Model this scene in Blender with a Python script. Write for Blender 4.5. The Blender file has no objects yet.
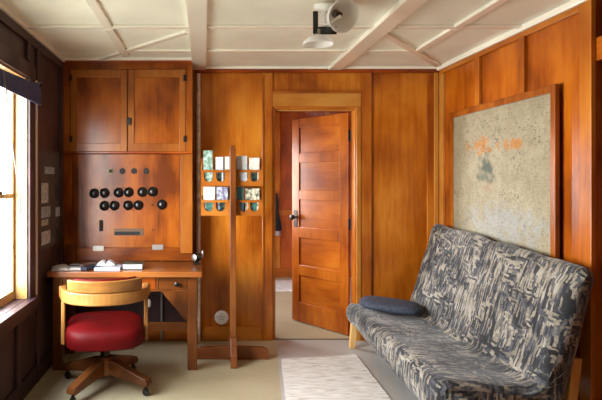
import bpy, bmesh, math, random
from mathutils import Vector, Matrix, noise as mnoise

random.seed(7)
S = bpy.context.scene
COL = S.collection
PI = math.pi

# ------------------------------------------------------------------ camera frame (a level view camera with a shifted lens)
FPX, CX, CY, CH = 535.0, 204.0, 181.0, 1.397
def P(x, y, Y):                      # photo pixel at distance Y -> world point
    s = FPX / Y
    return ((x - CX) / s, Y, CH - (y - CY) / s)
def PX(x, Y): return (x - CX) * Y / FPX
def PZ(y, Y): return CH - (y - CY) * Y / FPX

# ------------------------------------------------------------------ materials
def lin(c):
    return tuple(((v / 255) / 12.92 if v <= 10 else (((v / 255) + .055) / 1.055) ** 2.4) for v in c) + (1.0,)
MATS = {}
def new_mat(name):
    m = bpy.data.materials.new(name); m.use_nodes = True
    nt = m.node_tree
    return m, nt, nt.nodes, nt.links, nt.nodes['Principled BSDF']
def plain(name, col, rough=.5, metal=0, coat=0, var=0, scale=20, bump=0):
    if name in MATS: return MATS[name]
    m, nt, N, L, b = new_mat(name)
    b.inputs['Base Color'].default_value = lin(col)
    b.inputs['Roughness'].default_value = rough
    b.inputs['Metallic'].default_value = metal
    b.inputs['Coat Weight'].default_value = coat
    tc = N.new('ShaderNodeTexCoord')
    nz = N.new('ShaderNodeTexNoise'); nz.inputs['Scale'].default_value = scale; nz.inputs['Detail'].default_value = 4
    L.new(tc.outputs['Object'], nz.inputs['Vector'])
    if var:
        r = N.new('ShaderNodeValToRGB')
        c0 = lin([max(0, v * (1 - var)) for v in col]); c1 = lin([min(255, v * (1 + var)) for v in col])
        r.color_ramp.elements[0].position = .3; r.color_ramp.elements[0].color = c0
        r.color_ramp.elements[1].position = .7; r.color_ramp.elements[1].color = c1
        L.new(nz.outputs['Fac'], r.inputs['Fac']); L.new(r.outputs['Color'], b.inputs['Base Color'])
    if bump:
        bp = N.new('ShaderNodeBump'); bp.inputs['Strength'].default_value = bump; bp.inputs['Distance'].default_value = .004
        L.new(nz.outputs['Fac'], bp.inputs['Height']); L.new(bp.outputs['Normal'], b.inputs['Normal'])
    MATS[name] = m
    return m
def wood(name, dark, mid, light, axis='Z', rough=.27, coat=.0, blotch=2.2):
    key = name + axis
    if key in MATS: return MATS[key]
    m, nt, N, L, b = new_mat(name + '_grain_' + axis)
    tc = N.new('ShaderNodeTexCoord'); oi = N.new('ShaderNodeObjectInfo')
    mul = N.new('ShaderNodeMath'); mul.operation = 'MULTIPLY'; mul.inputs[1].default_value = 37.0
    L.new(oi.outputs['Random'], mul.inputs[0])
    add = N.new('ShaderNodeVectorMath'); add.operation = 'ADD'
    L.new(tc.outputs['Object'], add.inputs[0]); L.new(mul.outputs[0], add.inputs[1])
    def stretched(sc, st):
        mp = N.new('ShaderNodeMapping')
        v = [sc, sc, sc]; v['XYZ'.index(axis)] = sc * st
        mp.inputs['Scale'].default_value = v
        L.new(add.outputs[0], mp.inputs['Vector']); return mp
    def nzn(mp, detail, dist):
        n = N.new('ShaderNodeTexNoise'); n.inputs['Scale'].default_value = 1; n.inputs['Detail'].default_value = detail
        n.inputs['Distortion'].default_value = dist
        L.new(mp.outputs[0], n.inputs['Vector']); return n
    n1 = nzn(stretched(blotch * 1.8, .5), 4, .25)
    n2 = nzn(stretched(26, .07), 5, .8)
    n3 = nzn(stretched(120, .03), 3, .2)
    def mth(op, a, k):
        q = N.new('ShaderNodeMath'); q.operation = op
        L.new(a, q.inputs[0])
        if isinstance(k, (int, float)): q.inputs[1].default_value = k
        else: L.new(k, q.inputs[1])
        return q.outputs[0]
    s = mth('ADD', mth('ADD', mth('MULTIPLY', n1.outputs['Fac'], .72), mth('MULTIPLY', n2.outputs['Fac'], .18)), mth('MULTIPLY', n3.outputs['Fac'], .10))
    r = N.new('ShaderNodeValToRGB'); cr = r.color_ramp
    cr.elements[0].position = .375; cr.elements[0].color = lin(dark)
    cr.elements[1].position = .635; cr.elements[1].color = lin(light)
    e = cr.elements.new(.5); e.color = lin(mid)
    L.new(s, r.inputs['Fac']); L.new(r.outputs['Color'], b.inputs['Base Color'])
    bp = N.new('ShaderNodeBump'); bp.inputs['Strength'].default_value = .12; bp.inputs['Distance'].default_value = .003
    L.new(n2.outputs['Fac'], bp.inputs['Height']); L.new(bp.outputs['Normal'], b.inputs['Normal'])
    b.inputs['Roughness'].default_value = rough
    b.inputs['Coat Weight'].default_value = coat; b.inputs['Coat Roughness'].default_value = .25; b.inputs['Specular IOR Level'].default_value = .35
    MATS[key] = m
    return m
def W_wall(a='Z'):  return wood('fir_panel', (138, 68, 12), (180, 102, 24), (206, 134, 42), a, blotch=1.5)
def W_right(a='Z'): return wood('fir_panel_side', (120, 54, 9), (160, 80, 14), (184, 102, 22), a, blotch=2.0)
def W_trim(a='Z'):  return wood('fir_trim', (137, 68, 16), (167, 91, 24), (186, 115, 37), a)
def W_head(a='X'):  return wood('fir_pale', (163, 98, 36), (181, 119, 49), (193, 136, 63), a)
def W_door(a='Z'):  return wood('fir_door', (132, 62, 12), (164, 84, 18), (186, 106, 30), a)
def W_red(a='Z'):   return wood('fir_red', (112, 44, 8), (146, 62, 12), (168, 80, 20), a)
def W_cab(a='Z'):   return wood('fir_cabinet', (96, 42, 6), (138, 68, 12), (164, 90, 20), a, blotch=2.4)
def W_cabst(a='Z'): return wood('fir_cabinet_stile', (128, 69, 21), (149, 85, 29), (165, 102, 41), a)
def W_desk(a='X'):  return wood('desk_wood', (76, 38, 13), (108, 58, 22), (132, 76, 32), a)
def W_left(a='Z'):  return wood('fir_shaded', (46, 30, 32), (62, 42, 44), (78, 56, 58), a, rough=.45)  # wall wood with its backlit shade put into the colour
def W_post(a='Z'):  return wood('post_wood', (91, 45, 22), (112, 59, 29), (128, 73, 37), a)
def W_oak(a='X'):   return wood('oak', (116, 72, 28), (142, 94, 42), (162, 114, 58), a, rough=.4)
def W_base(a='X'):  return wood('chair_base_wood', (66, 34, 14), (92, 50, 20), (112, 64, 28), a)
def W_pine(a='Z'):  return wood('pine', (186, 136, 74), (206, 160, 94), (220, 180, 116), a)
def W_maple(a='X'): return wood('window_wood', (150, 112, 62), (172, 134, 80), (190, 154, 100), a)

CREAM = plain('ceiling_paint', (239, 240, 227), .55, var=.03, scale=3)
CREAM_GLOSS = plain('ceiling_batten_paint', (246, 243, 230), .25, coat=.5, var=.02, scale=3)
BLACK = plain('black_bakelite', (12, 11, 11), .3)
MATTE = plain('black_matte', (16, 14, 13), .75)
DARKHOLE = plain('dark_recess', (14, 10, 8), .7)
METAL = plain('nickel', (150, 146, 138), .42, metal=1)
DARKMETAL = plain('dark_bronze', (52, 42, 34), .4, metal=.8)
WHITEPAINT = plain('white_enamel', (240, 239, 232), .3, coat=.4)
PAPER = plain('paper', (196, 196, 196), .7, var=.05, scale=30)
NAVY = plain('navy_cloth', (52, 58, 72), .75, var=.2, scale=60, bump=.3)
REDVINYL = plain('red_vinyl', (80, 3, 5), .55, var=.12, scale=6, bump=.1)

REDVINYL.node_tree.nodes['Principled BSDF'].inputs['Specular IOR Level'].default_value = .12
def glass_mat(name, tint=(1, 1, 1), gloss=.06):
    m = bpy.data.materials.new(name); m.use_nodes = True
    N, L = m.node_tree.nodes, m.node_tree.links
    N.remove(N['Principled BSDF'])
    t = N.new('ShaderNodeBsdfTransparent'); t.inputs['Color'].default_value = tint + (1,)
    g = N.new('ShaderNodeBsdfGlossy'); g.inputs['Roughness'].default_value = .03
    mx = N.new('ShaderNodeMixShader'); mx.inputs[0].default_value = gloss
    L.new(t.outputs[0], mx.inputs[1]); L.new(g.outputs[0], mx.inputs[2]); L.new(mx.outputs[0], N['Material Output'].inputs['Surface'])
    return m
PANE = glass_mat('window_glass', (.97, .98, .98))
def shade_glass():                      # opal glass: part diffuse, part letting light through, with a clear sheen
    m = bpy.data.materials.new('opal_glass'); m.use_nodes = True
    N, L = m.node_tree.nodes, m.node_tree.links
    N.remove(N['Principled BSDF'])
    d = N.new('ShaderNodeBsdfDiffuse'); d.inputs['Color'].default_value = (.9, .9, .88, 1)
    t = N.new('ShaderNodeBsdfTranslucent'); t.inputs['Color'].default_value = (.92, .92, .9, 1)
    g = N.new('ShaderNodeBsdfGlossy'); g.inputs['Roughness'].default_value = .12
    a = N.new('ShaderNodeMixShader'); a.inputs[0].default_value = .5; b = N.new('ShaderNodeMixShader'); b.inputs[0].default_value = .08
    L.new(d.outputs[0], a.inputs[1]); L.new(t.outputs[0], a.inputs[2]); L.new(a.outputs[0], b.inputs[1]); L.new(g.outputs[0], b.inputs[2])
    L.new(b.outputs[0], N['Material Output'].inputs['Surface'])
    return m
LAMPGLASS = shade_glass()

def lino(name, c0, c1, rough):
    m, nt, N, L, b = new_mat(name)
    tc = N.new('ShaderNodeTexCoord')
    n = N.new('ShaderNodeTexNoise'); n.inputs['Scale'].default_value = 1.6; n.inputs['Detail'].default_value = 6
    n2 = N.new('ShaderNodeTexNoise'); n2.inputs['Scale'].default_value = 90; n2.inputs['Detail'].default_value = 3
    L.new(tc.outputs['Object'], n.inputs['Vector']); L.new(tc.outputs['Object'], n2.inputs['Vector'])
    ad = N.new('ShaderNodeMath'); ad.operation = 'MULTIPLY_ADD'; ad.inputs[1].default_value = .3
    L.new(n2.outputs['Fac'], ad.inputs[0]); L.new(n.outputs['Fac'], ad.inputs[2])
    r = N.new('ShaderNodeValToRGB')
    r.color_ramp.elements[0].position = .45; r.color_ramp.elements[0].color = lin(c0)
    r.color_ramp.elements[1].position = .85; r.color_ramp.elements[1].color = lin(c1)
    L.new(ad.outputs[0], r.inputs['Fac']); L.new(r.outputs['Color'], b.inputs['Base Color'])
    b.inputs['Roughness'].default_value = rough
    return m
FLOOR = lino('linoleum', (158, 145, 114), (174, 162, 132), .34)
FLOOR_GREY = lino('floor_grey_tone', (156, 152, 146), (172, 168, 162), .32)

def futon_mat():
    m, nt, N, L, b = new_mat('futon_cover')
    uv = N.new('ShaderNodeUVMap')
    def layer(su, sv, off, detail=2, dist=0.6):
        mp = N.new('ShaderNodeMapping'); mp.inputs['Scale'].default_value = (su, sv, 1); mp.inputs['Location'].default_value = (off, off * .7, 0)
        mp.inputs['Rotation'].default_value = (0, 0, .05)
        L.new(uv.outputs[0], mp.inputs['Vector'])
        n = N.new('ShaderNodeTexNoise'); n.inputs['Scale'].default_value = 1; n.inputs['Detail'].default_value = detail; n.inputs['Distortion'].default_value = dist
        L.new(mp.outputs[0], n.inputs['Vector']); return n.outputs['Fac']
    def mth(op, a, k, third=None, clamp=False):
        q = N.new('ShaderNodeMath'); q.operation = op; q.use_clamp = clamp
        for i, v in enumerate((a, k) if third is None else (a, k, third)):
            if v is None: continue
            if isinstance(v, (int, float)): q.inputs[i].default_value = v
            else: L.new(v, q.inputs[i])
        return q.outputs[0]
    sp = N.new('ShaderNodeSeparateXYZ'); L.new(uv.outputs[0], sp.inputs[0])
    wob = layer(28, 22, 5.0, 3, .2); wob2 = layer(60, 45, 9.0, 2, .2)
    def dashes(p, q, sp_, sq, seed):         # brush dashes: narrow along p, long along q, each with its own tone
        pf = mth('FLOOR', mth('ADD', mth('MULTIPLY', p, sp_), mth('MULTIPLY', wob, 1.8)), None)
        w1 = N.new('ShaderNodeTexWhiteNoise'); w1.noise_dimensions = '1D'; L.new(mth('ADD', pf, seed), w1.inputs['W'])
        qf = mth('FLOOR', mth('ADD', mth('ADD', mth('MULTIPLY', q, sq), mth('MULTIPLY', w1.outputs['Value'], 9)), mth('MULTIPLY', wob2, 1.2)), None)
        cb = N.new('ShaderNodeCombineXYZ'); L.new(pf, cb.inputs[0]); L.new(qf, cb.inputs[1]); cb.inputs[2].default_value = seed
        w2 = N.new('ShaderNodeTexWhiteNoise'); w2.noise_dimensions = '3D'; L.new(cb.outputs[0], w2.inputs['Vector'])
        return w2.outputs['Value']
    da = dashes(sp.outputs[0], sp.outputs[1], 88, 17, 3.7); db = dashes(sp.outputs[1], sp.outputs[0], 76, 20, 11.3)
    reg = layer(3.2, 6.5, 41.0, 3, .5); mask = layer(6, 9, 77.0, 3, .4); fine = layer(120, 60, 23.0, 2, 0)
    pick = mth('GREATER_THAN', mask, .55)
    mxv = N.new('ShaderNodeMix'); mxv.data_type = 'FLOAT'
    L.new(pick, mxv.inputs['Factor']); L.new(da, mxv.inputs['A']); L.new(db, mxv.inputs['B'])
    a = mth('ADD', mth('ADD', mth('MULTIPLY', mxv.outputs['Result'], .60), mth('MULTIPLY', reg, 1.0)), mth('MULTIPLY', fine, .35))
    a = mth('SUBTRACT', a, .50)
    r = N.new('ShaderNodeValToRGB'); cr = r.color_ramp
    cr.elements[0].position = .22; cr.elements[0].color = lin((8, 8, 11))
    cr.elements[1].position = .86; cr.elements[1].color = lin((150, 144, 132))
    for p, q in ((.36, (30, 30, 36)), (.46, (62, 64, 72)), (.54, (84, 82, 80)), (.62, (112, 102, 86)), (.72, (138, 130, 116))):
        e = cr.elements.new(p); e.color = lin(q)
    L.new(a, r.inputs['Fac']); L.new(r.outputs['Color'], b.inputs['Base Color'])
    b.inputs['Roughness'].default_value = .8
    b.inputs['Sheen Weight'].default_value = .2
    bp = N.new('ShaderNodeBump'); bp.inputs['Strength'].default_value = .35; bp.inputs['Distance'].default_value = .006
    L.new(a, bp.inputs['Height']); L.new(bp.outputs['Normal'], b.inputs['Normal'])
    return m
FUTON = futon_mat()

def rug_mat(name, c0, c1, c2, scale=(9, 42, 1)):
    m, nt, N, L, b = new_mat(name)
    tc = N.new('ShaderNodeTexCoord'); mp = N.new('ShaderNodeMapping'); mp.inputs['Scale'].default_value = scale
    L.new(tc.outputs['Object'], mp.inputs['Vector'])
    n = N.new('ShaderNodeTexNoise'); n.inputs['Scale'].default_value = 1; n.inputs['Detail'].default_value = 4; n.inputs['Distortion'].default_value = .5
    L.new(mp.outputs[0], n.inputs['Vector'])
    r = N.new('ShaderNodeValToRGB'); cr = r.color_ramp
    cr.elements[0].position = .3; cr.elements[0].color = lin(c0)
    cr.elements[1].position = .7; cr.elements[1].color = lin(c2)
    e = cr.elements.new(.46); e.color = lin(c1)
    L.new(n.outputs['Fac'], r.inputs['Fac']); L.new(r.outputs['Color'], b.inputs['Base Color'])
    b.inputs['Roughness'].default_value = .9
    bp = N.new('ShaderNodeBump'); bp.inputs['Strength'].default_value = .6; bp.inputs['Distance'].default_value = .008
    L.new(n.outputs['Fac'], bp.inputs['Height']); L.new(bp.outputs['Normal'], b.inputs['Normal'])
    return m
RUG = rug_mat('rag_rug', (176, 166, 154), (206, 199, 190), (222, 217, 210))

def map_mat():
    m, nt, N, L, b = new_mat('relief_map')
    tc = N.new('ShaderNodeTexCoord')
    sep = N.new('ShaderNodeSeparateXYZ'); L.new(tc.outputs['Object'], sep.inputs[0])
    nz = N.new('ShaderNodeTexNoise'); nz.inputs['Scale'].default_value = 16; nz.inputs['Detail'].default_value = 7
    L.new(tc.outputs['Object'], nz.inputs['Vector'])
    def mth(op, a, k, clamp=False, third=None):
        q = N.new('ShaderNodeMath'); q.operation = op; q.use_clamp = clamp
        for i, v in enumerate((a, k) if third is None else (a, k, third)):
            if isinstance(v, (int, float)): q.inputs[i].default_value = v
            else: L.new(v, q.inputs[i])
        return q.outputs[0]
    def blob(cy, cz, ry, rz, wob=1.5, amt=1.0):
        dy = mth('DIVIDE', mth('SUBTRACT', sep.outputs['Y'], cy), ry)
        dz = mth('DIVIDE', mth('SUBTRACT', sep.outputs['Z'], cz), rz)
        r2 = mth('ADD', mth('MULTIPLY', dy, dy), mth('MULTIPLY', dz, dz))
        v = mth('SUBTRACT', 1.0, r2)
        v = mth('ADD', v, mth('MULTIPLY', mth('SUBTRACT', nz.outputs['Fac'], .5), wob * 3))
        return mth('MULTIPLY', mth('MULTIPLY', v, 1.0, True), amt)
    base = N.new('ShaderNodeValToRGB'); cr = base.color_ramp
    cr.elements[0].position = .3; cr.elements[0].color = lin((126, 114, 88))
    cr.elements[1].position = .7; cr.elements[1].color = lin((158, 148, 122))
    nb = N.new('ShaderNodeTexNoise'); nb.inputs['Scale'].default_value = 5; nb.inputs['Detail'].default_value = 8; nb.inputs['Roughness'].default_value = .7
    L.new(tc.outputs['Object'], nb.inputs['Vector']); L.new(nb.outputs['Fac'], base.inputs['Fac'])
    cur = base.outputs['Color']
    def over(cur, fac, col):
        mx = N.new('ShaderNodeMix'); mx.data_type = 'RGBA'
        L.new(fac, mx.inputs['Factor']); L.new(cur, mx.inputs['A']); mx.inputs['B'].default_value = lin(col)
        return mx.outputs['Result']
    Z0 = .90
    cur = over(cur, blob(.20, 1.66 - Z0, .17, .06, 2.6, .8), (168, 104, 2))
    cur = over(cur, blob(-.16, 1.64 - Z0, .22, .035, 2.6, .85), (168, 104, 2))
    cur = over(cur, blob(.10, 1.36 - Z0, .10, .04, 2.4, .3), (150, 96, 50))
    cur = over(cur, blob(.11, 1.48 - Z0, .12, .12, 1.4, .95), (48, 66, 54))
    cur = over(cur, blob(-.1, 1.10 - Z0, .55, .16, 1.2, .55), (140, 146, 150))
    # printed relief lines, rivers and roads: thin isolines of two noises and a few long wandering borders
    for sc, k_, w_, col, amt in ((4.5, 13, .10, (84, 74, 54), .55), (11, 6, .09, (70, 74, 70), .45), (1.7, 5, .028, (52, 46, 38), .75)):
        nd = N.new('ShaderNodeTexNoise'); nd.inputs['Scale'].default_value = sc; nd.inputs['Detail'].default_value = 5; nd.inputs['Roughness'].default_value = .62
        L.new(tc.outputs['Object'], nd.inputs['Vector'])
        f = mth('LESS_THAN', mth('FRACT', mth('MULTIPLY', nd.outputs['Fac'], k_), 0), w_)
        cur = over(cur, mth('MULTIPLY', f, mth('MULTIPLY', nb.outputs['Fac'], amt * 1.5, True)), col)
    # small printed place names and hachures, as fine dark flecks
    nf = N.new('ShaderNodeTexNoise'); nf.inputs['Scale'].default_value = 60; nf.inputs['Detail'].default_value = 3
    mpf = N.new('ShaderNodeMapping'); mpf.inputs['Scale'].default_value = (1, .45, 1.6); L.new(tc.outputs['Object'], mpf.inputs['Vector']); L.new(mpf.outputs[0], nf.inputs['Vector'])
    cur = over(cur, mth('MULTIPLY', mth('GREATER_THAN', nf.outputs['Fac'], .62), .45), (78, 66, 48))
    L.new(cur, b.inputs['Base Color'])
    b.inputs['Roughness'].default_value = .6; b.inputs['Coat Weight'].default_value = .0; b.inputs['Coat Roughness'].default_value = .3
    return m
MAPMAT = map_mat()

# ------------------------------------------------------------------ mesh builder
class MB:
    def __init__(self): self.v = []; self.f = []; self.uv = None
    def add(self, verts, faces):
        n = len(self.v); self.v += [tuple(p) for p in verts]; self.f += [tuple(i + n for i in q) for q in faces]; return self
    def box(self, x0, x1, y0, y1, z0, z1):
        if x0 > x1: x0, x1 = x1, x0
        if y0 > y1: y0, y1 = y1, y0
        if z0 > z1: z0, z1 = z1, z0
        return self.add([(x0,y0,z0),(x1,y0,z0),(x1,y1,z0),(x0,y1,z0),(x0,y0,z1),(x1,y0,z1),(x1,y1,z1),(x0,y1,z1)],
                        [(0,3,2,1),(4,5,6,7),(0,1,5,4),(1,2,6,5),(2,3,7,6),(3,0,4,7)])
    def obox(self, c, ax, half):         # oriented box: centre, three axes, half sizes
        c = Vector(c); A = [Vector(a).normalized() for a in ax]
        vs = []
        for sz in (-1, 1):
            for sx, sy in ((-1,-1),(1,-1),(1,1),(-1,1)):
                vs.append(c + A[0]*half[0]*sx + A[1]*half[1]*sy + A[2]*half[2]*sz)
        return self.add(vs, [(0,3,2,1),(4,5,6,7),(0,1,5,4),(1,2,6,5),(2,3,7,6),(3,0,4,7)])
    def bar(self, a, b, w, h, up=(0,0,1)):
        a, b = Vector(a), Vector(b); d = b - a; u = Vector(up)
        s = d.cross(u).normalized(); u2 = s.cross(d).normalized()
        return self.obox((a + b) / 2, (d, s, u2), (d.length / 2, w / 2, h / 2))
    def tube(self, pts, r, seg=12, caps=True):
        pts = [Vector(p) for p in pts]; n = len(pts)
        rs = r if isinstance(r, (list, tuple)) else [r] * n
        base = len(self.v); prev = None
        for i, p in enumerate(pts):
            t = (pts[min(i+1, n-1)] - pts[max(i-1, 0)]).normalized()
            if prev is None:
                q = Vector((0,0,1)) if abs(t.z) < .9 else Vector((1,0,0))
                a = t.cross(q).normalized()
            else:
                a = (prev - t * prev.dot(t)).normalized()
            prev = a; b = t.cross(a)
            for k in range(seg):
                th = 2*PI*k/seg
                self.v.append(tuple(p + a*math.cos(th)*rs[i] + b*math.sin(th)*rs[i]))
        for i in range(n-1):
            for k in range(seg):
                k2 = (k+1) % seg
                self.f.append((base+i*seg+k, base+i*seg+k2, base+(i+1)*seg+k2, base+(i+1)*seg+k))
        if caps:
            self.f.append(tuple(base+k for k in reversed(range(seg))))
            self.f.append(tuple(base+(n-1)*seg+k for k in range(seg)))
        return self
    def lathe(self, c, axis, prof, seg=24):   # prof: (radius, distance along axis)
        c = Vector(c); t = Vector(axis).normalized()
        q = Vector((0,0,1)) if abs(t.z) < .9 else Vector((1,0,0))
        a = t.cross(q).normalized(); b = t.cross(a)
        base = len(self.v); n = len(prof)
        for r, h in prof:
            r = max(r, 1e-4)
            for k in range(seg):
                th = 2*PI*k/seg
                self.v.append(tuple(c + t*h + a*math.cos(th)*r + b*math.sin(th)*r))
        for i in range(n-1):
            for k in range(seg):
                k2 = (k+1) % seg
                self.f.append((base+i*seg+k, base+i*seg+k2, base+(i+1)*seg+k2, base+(i+1)*seg+k))
        self.f.append(tuple(base+k for k in reversed(range(seg))))
        self.f.append(tuple(base+(n-1)*seg+k for k in range(seg)))
        return self
    def prism(self, poly, axis, a0, a1):       # poly in the two other axes
        n = len(poly); vs = []
        for h in (a0, a1):
            for u, w in poly:
                vs.append({'X': (h, u, w), 'Y': (u, h, w), 'Z': (u, w, h)}[axis])
        fs = [tuple(reversed(range(n))), tuple(range(n, 2*n))]
        for i in range(n):
            j = (i+1) % n; fs.append((i, j, n+j, n+i))
        return self.add(vs, fs)

def offset_of(o):
    v = Vector((0,0,0))
    while o is not None: v += o.location; o = o.parent
    return v
def part(name, mb, mat, parent=None, smooth=False, bevel=0.0, local=False, sub=0):
    me = bpy.data.meshes.new(name)
    off = Vector((0,0,0)) if (local or parent is None) else offset_of(parent)
    me.from_pydata([tuple(Vector(p) - off) for p in mb.v], [], mb.f)
    bm = bmesh.new(); bm.from_mesh(me); bmesh.ops.recalc_face_normals(bm, faces=bm.faces); bm.to_mesh(me); bm.free()
    me.materials.append(mat)
    if smooth:
        me.polygons.foreach_set('use_smooth', [True] * len(me.polygons))
        me.set_sharp_from_angle(angle=math.radians(42))
    o = bpy.data.objects.new(name, me); COL.objects.link(o)
    if parent is not None: o.parent = parent
    if bevel:
        b = o.modifiers.new('edge', 'BEVEL'); b.width = bevel; b.segments = 2; b.limit_method = 'ANGLE'; b.angle_limit = math.radians(50)
    if sub:
        s = o.modifiers.new('soft', 'SUBSURF'); s.levels = sub; s.render_levels = sub
    return o
def thing(name, label, cat, loc=(0,0,0), rz=0, group=None):
    o = bpy.data.objects.new(name, None); COL.objects.link(o)
    o.location = loc; o.rotation_euler = (0, 0, rz); o.empty_display_size = .1
    o['label'] = label; o['category'] = cat
    if group: o['group'] = group
    return o
def tag(o, label, cat, group=None):
    o['label'] = label; o['category'] = cat
    if group: o['group'] = group
    return o
def solo(name, mb, mat, label, cat, base, group=None, **k):      # a thing that is one mesh, its origin at base
    mb.v = [tuple(Vector(p) - Vector(base)) for p in mb.v]
    o = part(name, mb, mat, None, **k); o.location = base
    return tag(o, label, cat, group)
def struct(name, mb, mat, parent=None, **k):
    o = part(name, mb, mat, parent, **k)
    if parent is None: o['kind'] = 'structure'
    return o

# ------------------------------------------------------------------ room dimensions
XL, XR, YB, YF, ZC = -1.17, 2.07, 4.70, -1.2, 2.40
T = .12
DX0, DX1, DZ = .60, 1.345, 2.05              # doorway
WY0, WY1, WZ0, WZ1 = 2.1, 3.535, .62, 2.08   # window in the left wall
HX0, HX1, HYB = -.35, 2.45, 7.80             # hall behind the doorway

# floor
fl = struct('floor', MB().box(XL-.3, XR+.3, YF-.2, HYB+.2, -.1, 0), FLOOR)
struct('grey_floor_area', MB().add([(.635,4.695,.0005),(.44,2.9,.0005),(.36,1.6,.0005),(1.5,1.6,.0005),(1.5,4.695,.0005),  # thin overlay on the floor in a greyer tone
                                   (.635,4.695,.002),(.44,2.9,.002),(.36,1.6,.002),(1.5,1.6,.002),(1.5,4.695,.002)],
                                  [(4,3,2,1,0),(5,6,7,8,9),(0,1,6,5),(1,2,7,6),(2,3,8,7),(3,4,9,8),(4,0,5,9)]), FLOOR_GREY, fl)['label'] = 'greyer area of floor in front of the doorway'
struct('threshold', MB().box(DX0, DX1, YB-.004, YB+.03, 0, .006), plain('threshold_strip', (110, 96, 78), .5), fl)

# ceiling with painted battens
ce = struct('ceiling', MB().box(XL-T, XR+.3, YF-T, YB+T, ZC, ZC+.1), CREAM)
def batten_y(x0, x1, y0, y1, h=.022): struct('batten', MB().box(x0, x1, y0, y1, ZC-h, ZC-.0005), CREAM_GLOSS, ce, bevel=.005)
def batten_x(y0, y1, x0, x1, h=.018): struct('batten', MB().box(x0, x1, y0, y1, ZC-h, ZC-.0005), CREAM_GLOSS, ce, bevel=.005)
def batten_d(a, b, w=.05, h=.018):
    struct('batten', MB().bar((a[0], a[1], ZC-h/2-.0005), (b[0], b[1], ZC-h/2-.0005), w, h), CREAM_GLOSS, ce, bevel=.004)
BW = .055
batten_y(-.10, .02, YF, YB-.03, .035)
batten_y(1.085, 1.205, YF, YB-.03, .035)
for ya, yb in ((3.475, 4.27), (2.825, 3.425), (2.175, 2.775), (YF, 2.125)):
    batten_y(-.645, -.59, ya, min(yb, 4.24)); batten_y(1.60, 1.655, ya, min(yb, 4.05))
for yc in (3.45, 2.80, 2.15):
    batten_x(yc-.025, yc+.025, XL+.03, -.10); batten_x(yc-.025, yc+.025, .02, 1.085); batten_x(yc-.025, yc+.025, 1.205, XR-.03)
batten_x(4.06, 4.11, -.59, -.10); batten_x(4.06, 4.11, .02, 1.085); batten_x(4.06, 4.11, 1.205, 1.60)
batten_d((-.105, 3.56), (-.84, 4.36)); batten_d((1.21, 3.60), (2.03, 4.63))
batten_x(YB-.035, YB-.002, -.08, XR-.03, .024)                       # cornices
batten_y(XR-.035, XR-.002, YF, YB-.002, .04)
batten_y(XL+.002, XL+.035, YF, 4.38, .03)
batten_x(4.335, 4.385, XL+.035, -.10, .02)

# ------------------------------------------------------------------ back wall with the doorway
wb = struct('wall_back', MB().box(XL-T, DX0, YB, YB+T, 0, ZC).box(DX1, XR+.3, YB, YB+T, 0, ZC).box(DX0, DX1, YB, YB+T, DZ, ZC), W_wall())
def rail(name, mb, mat, parent, bevel=.003): return struct(name, mb, mat, parent, bevel=bevel)
z1 = ZC-.025
rail('crown_strip', MB().box(-.08, XR-.002, YB-.022, YB-.0005, z1-.03, z1), W_red('X'), wb)
rail('stile', MB().box(.508, .5995, YB-.02, YB-.0005, 0, z1-.031), W_trim(), wb)
rail('stile', MB().box(1.372, 1.466, YB-.02, YB-.0005, 0, z1-.031), W_trim(), wb)
rail('door_casing', MB().box(1.334, 1.3715, YB-.028, YB-.0005, 0, DZ-.003), W_head('Z'), wb)
rail('header_board', MB().box(.6005, 1.3715, YB-.026, YB-.0005, DZ-.002, 2.165), W_head('X'), wb)
rail('header_cap', MB().box(.6005, 1.3715, YB-.036, YB-.0005, 2.1655, 2.183), W_trim('X'), wb)
rail('stile', MB().box(.506, .522, YB-.03, YB-.0205, 0, z1-.031), W_trim(), wb)
rail('stile', MB().box(XR-.115, XR-.022, YB-.02, YB-.0005, 0, z1-.031), W_trim(), wb)
rail('stile', MB().box(XR-.06, XR-.022, YB-.032, YB-.0205, 0, z1-.031), W_head('Z'), wb)
rail('stile', MB().box(-.075, -.02, YB-.02, YB-.0005, 0, z1-.031), W_trim(), wb)
rail('bottom_rail', MB().box(-.019, .5055, YB-.02, YB-.0005, .0, .12), W_trim('X'), wb)
rail('bottom_rail', MB().box(1.467, XR-.116, YB-.02, YB-.0005, .0, .12), W_trim('X'), wb)
rail('desk_shade_board', MB().box(XL+.001, -.077, YB-.012, YB-.0005, .131, .70), W_left('Z'), wb)  # dark board added as the shade on the wall under the desk
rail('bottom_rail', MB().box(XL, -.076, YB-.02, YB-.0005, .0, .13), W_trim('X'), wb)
# jamb liner of the doorway
rail('door_jamb', MB().box(DX0-.0, DX0+.02, YB-.004, YB+T, .006, DZ).box(DX1-.02, DX1, YB-.004, YB+T, .006, DZ).box(DX0+.02, DX1-.02, YB-.004, YB+T, DZ-.02, DZ), W_trim(), wb)
rail('door_stop', MB().box(DX0+.02, DX0+.032, YB+.03, YB+.07, .006, DZ-.02).box(DX0+.032, DX1-.02, YB+.03, YB+.07, DZ-.032, DZ-.02), W_head('X'), wb)

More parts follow.
